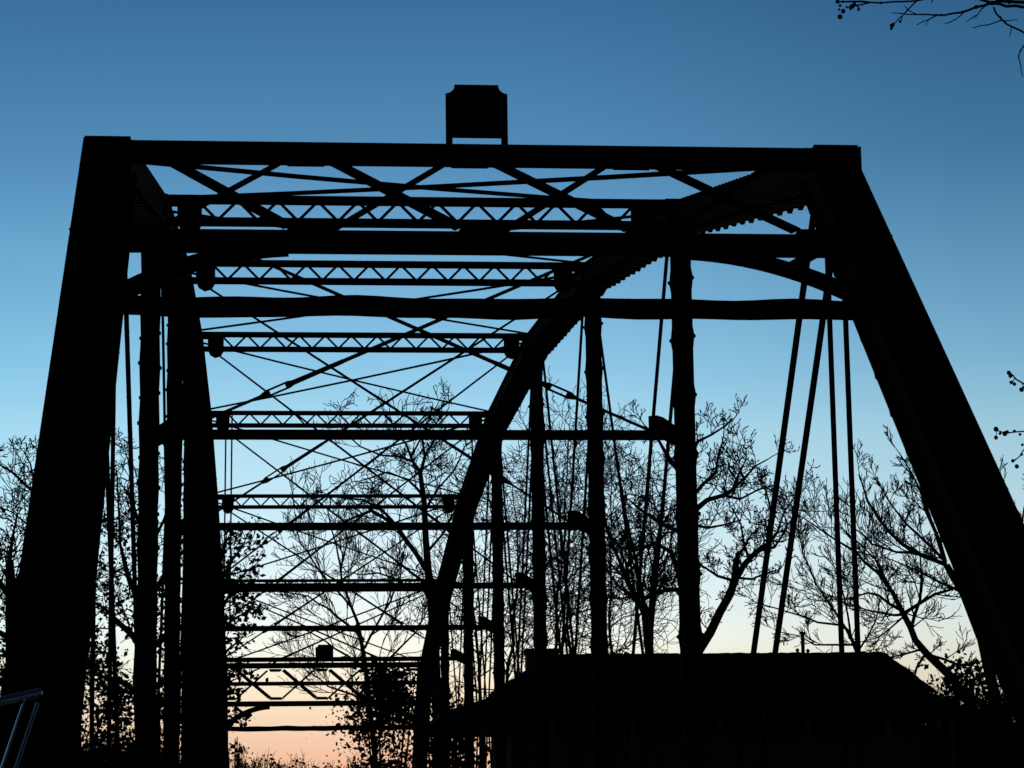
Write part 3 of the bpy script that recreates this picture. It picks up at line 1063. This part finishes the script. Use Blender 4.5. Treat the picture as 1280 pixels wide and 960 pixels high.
shrub('evergreen_shrub', 'big dark evergreen shrub behind the right side of the far portal', 'shrub', 482, 826, 62, 80, 8200, .115, EVERG, 5)
shrub('tangled_shrub', 'tangled leafy shrub at the foot of the right end post', 'shrub', 1205, 832, 55, 80, 3000, .16, EVERG, 6)
shrub('round_shrub', 'round shrub showing over the roof ridge beside the second right post', 'shrub', 768, 803, 24, 86, 1500, .14, EVERG, 7)
shrub('dark_shrub', 'dark shrub seen between the right posts left of the porch', 'shrub', 560, 865, 36, 84, 2400, .15, EVERG, 8)
shrub('low_shrub', 'low twiggy shrub under the left knee brace of the far portal', 'shrub', 296, 872, 14, 76, 700, .13, LEAF, 9)
shrub('broad_shrub', 'broad dark shrub between the two nearest left posts', 'shrub', 205, 838, 40, 77, 3600, .13, EVERG, 10)
shrub('bank_shrub', 'dark bank shrub just right of the left end post', 'shrub', 140, 830, 44, 74, 3800, .13, EVERG, 12)
shrub('spreading_shrub', 'wide dark shrub at the right end of the house, under the end post', 'shrub', 1252, 868, 58, 78, 5200, .15, EVERG, 14)
shrub('edge_shrub', 'dark shrub low at the left edge of the frame', 'shrub', 15, 800, 45, 74, 4200, .13, EVERG, 15)

# undergrowth along the far bank, one uncountable mass
rg = random.Random(77)
ug = MB()


def brush(x0, x1, y0, y1, n, hmin, hmax):
    for k in range(n):
        x, y = rg.uniform(x0, x1), rg.uniform(y0, y1)
        if y < 82 and 4.3 < x < 21:
            continue
        if abs(x - XC) < 2.3 and y < 111:
            continue
        z = ground_z(x, y)
        h = rg.uniform(hmin, hmax)
        for q in range(5):
            d = V((rg.gauss(0, .28), rg.gauss(0, .28), 1)).normalized()
            p = V((x + rg.gauss(0, .15), y + rg.gauss(0, .15), z - .05))
            hh = h * rg.uniform(.5, 1.1)
            p1 = p + d * hh * .55
            p2 = p1 + (d + V((rg.gauss(0, .3), rg.gauss(0, .3), .1))).normalized() * hh * .45
            ug.path([p, p1, p2], [.02, .014, .008], 3, False)
            for j in range(3):
                f = rg.uniform(.35, 1)
                b0 = p.lerp(p1, f)
                ug.path([b0, b0 + (d + V((rg.gauss(0, .6), rg.gauss(0, .6), .1))).normalized() * hh * .35], [.012, .008], 3, False)
            for j in range(9):
                ug.leaf(p.lerp(p2, rg.uniform(.15, .9)) + V((rg.gauss(0, .12), rg.gauss(0, .12), rg.gauss(0, .1))), rg.uniform(.07, .15), rg)


brush(-16, -1.3, 72, 90, 420, 1.2, 2.3)
for cx_ in (-3.2, -1.9, -.6, 1.0, 2.1, 3.6, 5.0):
    q_ = rg.uniform(.6, 1.4)
    brush(cx_ - q_, cx_ + q_, 104, 118, rg.randint(14, 44), .3, rg.uniform(.7, 1.6))
brush(-7, 12, 100, 118, 150, .6, 1.6)
brush(18, 30, 76, 96, 320, 1.0, 2.2)
brush(4.6, 20, 83, 96, 240, 1.2, 2.4)
tag(ug.build('undergrowth', LEAF), 'dark tangled undergrowth covering the far bank', 'undergrowth', kind='stuff')

# near tree whose boughs reach in from the right
YN = 11.0
near = empty('seed_ball_tree', (6.9, YN, ground_z(6.9, YN) - .1), 'near bare branches with round seed balls reaching in at upper right', 'tree')
tm = MB()
zb = ground_z(6.9, YN) - .1
tm.path([(6.9, YN, zb), (6.85, YN, 1.5), (6.8, YN + .1, 4), (6.7, YN + .1, 7), (6.75, YN, 9.5)], [.26, .2, .17, .12, .05], 12)
tm.build('trunk', BARK, near, True)
nb, sbm = MB(), MB()
rg = random.Random(4)


def nbr(px, w0, w1, dY=0.0, src=None):
    pts = [at(x, y, YN + dY * k / max(1, len(px) - 1)) for k, (x, y) in enumerate(px)]
    if src is not None:
        pts = [V(src), V(src).lerp(pts[0], .55) + V((0, 0, .12))] + pts
    out = [pts[0]]
    for a, b in zip(pts[:-1], pts[1:]):
        m = max(2, int((b - a).length / .045))
        for j in range(1, m + 1):
            q = a.lerp(b, j / m)
            if j < m:
                q += V((rg.gauss(0, .0022), rg.gauss(0, .0022), rg.gauss(0, .0022)))
            out.append(q)
    n = len(out)
    sc = YN / F_PX / 2
    rad = [(w0 + (w1 - w0) * k / (n - 1)) * sc for k in range(n)]
    if src is not None:
        rad = [max(r_, .03 * (1 - k / (n * .6))) for k, r_ in enumerate(rad)]
    nb.path(out, rad, 6, False)
    for k in range(3, n, 5):                                   # bud scars
        nb.path([out[k] - V((0, 0, rad[k] * 1.3)), out[k] + V((0, 0, rad[k] * 1.4))], rad[k] * 1.15, 5)


def balls(lst):
    for (x, y, dpx) in lst:
        sbm.ball(at(x, y, YN + rg.uniform(-.05, .05)), dpx * YN / F_PX / 2, 8, 6)


nbr([(1300, -35), (1220, -14), (1160, -2), (1130, 2), (1087, 3), (1070, 7), (1058, 9)], 8, 2, -.2, (6.75, YN, 5.6))
nbr([(1087, 3), (1062, 2), (1047, 2)], 3, 2)
nbr([(1070, 6), (1075, 11)], 2, 1.5)
nbr([(1150, -4), (1140, 7), (1130, 18), (1116, 31)], 2.6, 1.6)
nbr([(1128, 20), (1126, 28)], 1.5, 1.3)
nbr([(1300, 12), (1280, 9), (1258, 8), (1240, 4), (1215, -4)], 7, 4, .2, (6.75, YN, 5.0))
nbr([(1300, 2), (1280, 3), (1245, 1)], 6, 4, 0)
nbr([(1245, 2), (1230, 7), (1210, 13), (1190, 17), (1170, 19), (1150, 18), (1135, 18), (1115, 16)], 4, 1.2)
nbr([(1178, 18), (1162, 24), (1146, 31)], 2.2, 1.1)
nbr([(1162, 24), (1157, 32)], 1.3, 1.0)
nbr([(1205, 15), (1195, 24), (1180, 30)], 2.2, 1.1)
nbr([(1232, 7), (1222, 18), (1208, 27)], 2.2, 1.1)
nbr([(1222, 18), (1218, 24)], 1.3, 1.0)
nbr([(1145, 17), (1136, 13), (1130, 7)], 1.6, 1.0)
nbr([(1168, -6), (1164, 4)], 2.2, 1.2)
nbr([(1242, 9), (1246, 18), (1253, 25), (1266, 34), (1285, 44)], 2.6, 2.6)
nbr([(1253, 25), (1236, 31), (1216, 35)], 2, 1.1)
nbr([(1255, 26), (1272, 24)], 1.5, .9)
nbr([(1264, 34), (1262, 46)], 1.5, 1)
nbr([(1290, 48), (1280, 57), (1273, 70), (1276, 82), (1278, 95)], 2.6, 1.2)
balls([(1050, 21, 7), (1054, 14, 6.5), (1047, 2, 6), (1050, 7, 4), (1065, 8, 7), (1068, 5, 5), (1063, 11, 4), (1073, 12, 4), (1049, 12, 3.5),
       (1115, 32, 6.5), (1114, 36, 4), (1117, 30, 4), (1125, 27, 4)])
nbr([(1310, 492), (1290, 484), (1275, 477), (1266, 469), (1261, 466)], 4, 2, -.1, (6.8, YN, 3.2))
nbr([(1268, 473), (1265, 479)], 1.5, 1.2)
nbr([(1278, 478), (1279, 486)], 1.5, 1.2)
balls([(1261, 466, 6), (1263, 470, 5.5), (1264, 478, 5), (1268, 480, 5), (1277, 487, 6.5), (1280, 484, 4)])
nbr([(1310, 536), (1290, 538), (1268, 540), (1256, 541), (1245, 537)], 3, 1.8, .1, (6.8, YN, 3.0))
nbr([(1245, 538), (1245, 546)], 1, 1)
balls([(1245, 536.5, 7), (1245, 547, 5.5), (1256, 542, 7), (1250, 542, 4), (1259, 540, 5), (1268, 539, 4.5), (1275, 543, 4)])
nbr([(1310, 540), (1290, 550), (1279, 563), (1274, 571), (1265, 576)], 3, 1.6, -.1, (6.8, YN, 2.9))
balls([(1266, 576, 5), (1271, 583, 6), (1277, 568, 4), (1278, 556, 4)])
nb.build('bough', BARK, near, True)
sbm.build('seed_ball', SEED, near, True)

# ------------------------------------------------------------------ sky and light
SUN_EL, SUN_AZ = -1.0, 3.0
w = bpy.data.worlds.new('World')
SC.world = w
w.use_nodes = True
n, l = w.node_tree.nodes, w.node_tree.links
bg = n['Background']
sky = n.new('ShaderNodeTexSky')
sky.sky_type = 'NISHITA'
sky.sun_disc = False
sky.sun_elevation = math.radians(SUN_EL)
sky.sun_rotation = math.radians(SUN_AZ)
sky.air_density, sky.dust_density, sky.ozone_density = 1.0, .3, 4.0
tc = n.new('ShaderNodeTexCoord')
sx = n.new('ShaderNodeSeparateXYZ')
l.new(tc.outputs['Generated'], sx.inputs[0])
cr = n.new('ShaderNodeValToRGB')
K = 2.6
stops = [(.0, (.9, 1.22, 1.6)), (.0389, (.97, 1.25, 1.75)), (.0479, (1.17, 1.40, 1.55)), (.0658, (1.68, 1.86, 1.47)), (.0839, (2.15, 2.27, 1.66)),
         (.117, (2.42, 2.30, 1.47)), (.1592, (2.30, 2.22, 1.27)), (.1862, (1.74, 1.94, 1.154)), (.2309, (1.28, 1.51, .93)), (.2632, (.89, 1.16, .75)),
         (.3208, (.57, .83, .57)), (.42, (.30, .42, .33)), (.6, (.14, .2, .17)), (1, (.10, .15, .13))]
e = cr.color_ramp.elements
while len(e) > 1:
    e.remove(e[0])
e[0].position = stops[0][0]
e[0].color = (*[c / K for c in stops[0][1]], 1)
for p_, c_ in stops[1:]:
    q = e.new(p_)
    q.color = (*[c / K for c in c_], 1)
l.new(sx.outputs['Z'], cr.inputs['Fac'])
mx = n.new('ShaderNodeMix')
mx.data_type = 'RGBA'
mx.blend_type = 'MULTIPLY'
mx.inputs[0].default_value = 1
l.new(sky.outputs[0], mx.inputs[6])
l.new(cr.outputs[0], mx.inputs[7])
az = n.new('ShaderNodeMapRange')                    # the sky opposite the sunset is in the earth's shadow
az.interpolation_type = 'SMOOTHSTEP'
az.inputs['From Min'].default_value = .15
az.inputs['From Max'].default_value = .9
az.inputs['To Min'].default_value = 0
az.inputs['To Max'].default_value = 1
l.new(sx.outputs['Y'], az.inputs['Value'])
mz = n.new('ShaderNodeMix')
mz.data_type = 'RGBA'
mz.blend_type = 'MULTIPLY'
mz.inputs[0].default_value = 1
azc = n.new('ShaderNodeMix')
azc.data_type = 'RGBA'
l.new(az.outputs[0], azc.inputs[0])
azc.inputs[6].default_value = (.26, .35, .42, 1)
azc.inputs[7].default_value = (1, 1, 1, 1)
l.new(mx.outputs[2], mz.inputs[6])
l.new(azc.outputs[2], mz.inputs[7])
rx = n.new('ShaderNodeMapRange')                    # the glow pales towards the north
rx.interpolation_type = 'SMOOTHSTEP'
rx.inputs['From Min'].default_value = .08
rx.inputs['From Max'].default_value = .30
l.new(sx.outputs['X'], rx.inputs['Value'])
mr = n.new('ShaderNodeMix')
mr.data_type = 'RGBA'
mr.blend_type = 'MULTIPLY'
l.new(rx.outputs[0], mr.inputs[0])
l.new(mz.outputs[2], mr.inputs[6])
mr.inputs[7].default_value = (1.0, .86, .84, 1)
rz = n.new('ShaderNodeMapRange')
rz.interpolation_type = 'SMOOTHSTEP'
rz.inputs['From Min'].default_value = .10
rz.inputs['From Max'].default_value = .29
l.new(sx.outputs['Z'], rz.inputs['Value'])
rm_ = n.new('ShaderNodeMath')
rm_.operation = 'MULTIPLY'
l.new(rx.outputs[0], rm_.inputs[0])
l.new(rz.outputs[0], rm_.inputs[1])
m2 = n.new('ShaderNodeMix')
m2.data_type = 'RGBA'
m2.blend_type = 'MULTIPLY'
l.new(rm_.outputs[0], m2.inputs[0])
l.new(mr.outputs[2], m2.inputs[6])
m2.inputs[7].default_value = (.66, .80, .86, 1)
l.new(m2.outputs[2], bg.inputs['Color'])
bg.inputs['Strength'].default_value = .15
SC.view_settings.exposure = math.log2(K / .15)

sl = bpy.data.lights.new('sun', 'SUN')
sl.energy = .004
sl.angle = math.radians(2)
sl.color = (1, .72, .5)
so = bpy.data.objects.new('sun', sl)
COL.objects.link(so)
so.rotation_euler = (math.radians(-89), 0, math.radians(-3.0))      # last glow from beyond the far end of the bridge

SC.view_settings.view_transform = 'Standard'
SC.view_settings.look = 'None'
SC.view_settings.gamma = 1
SC.view_settings.use_curve_mapping = False
SC.render.engine = 'CYCLES'
SC.cycles.max_bounces = 4
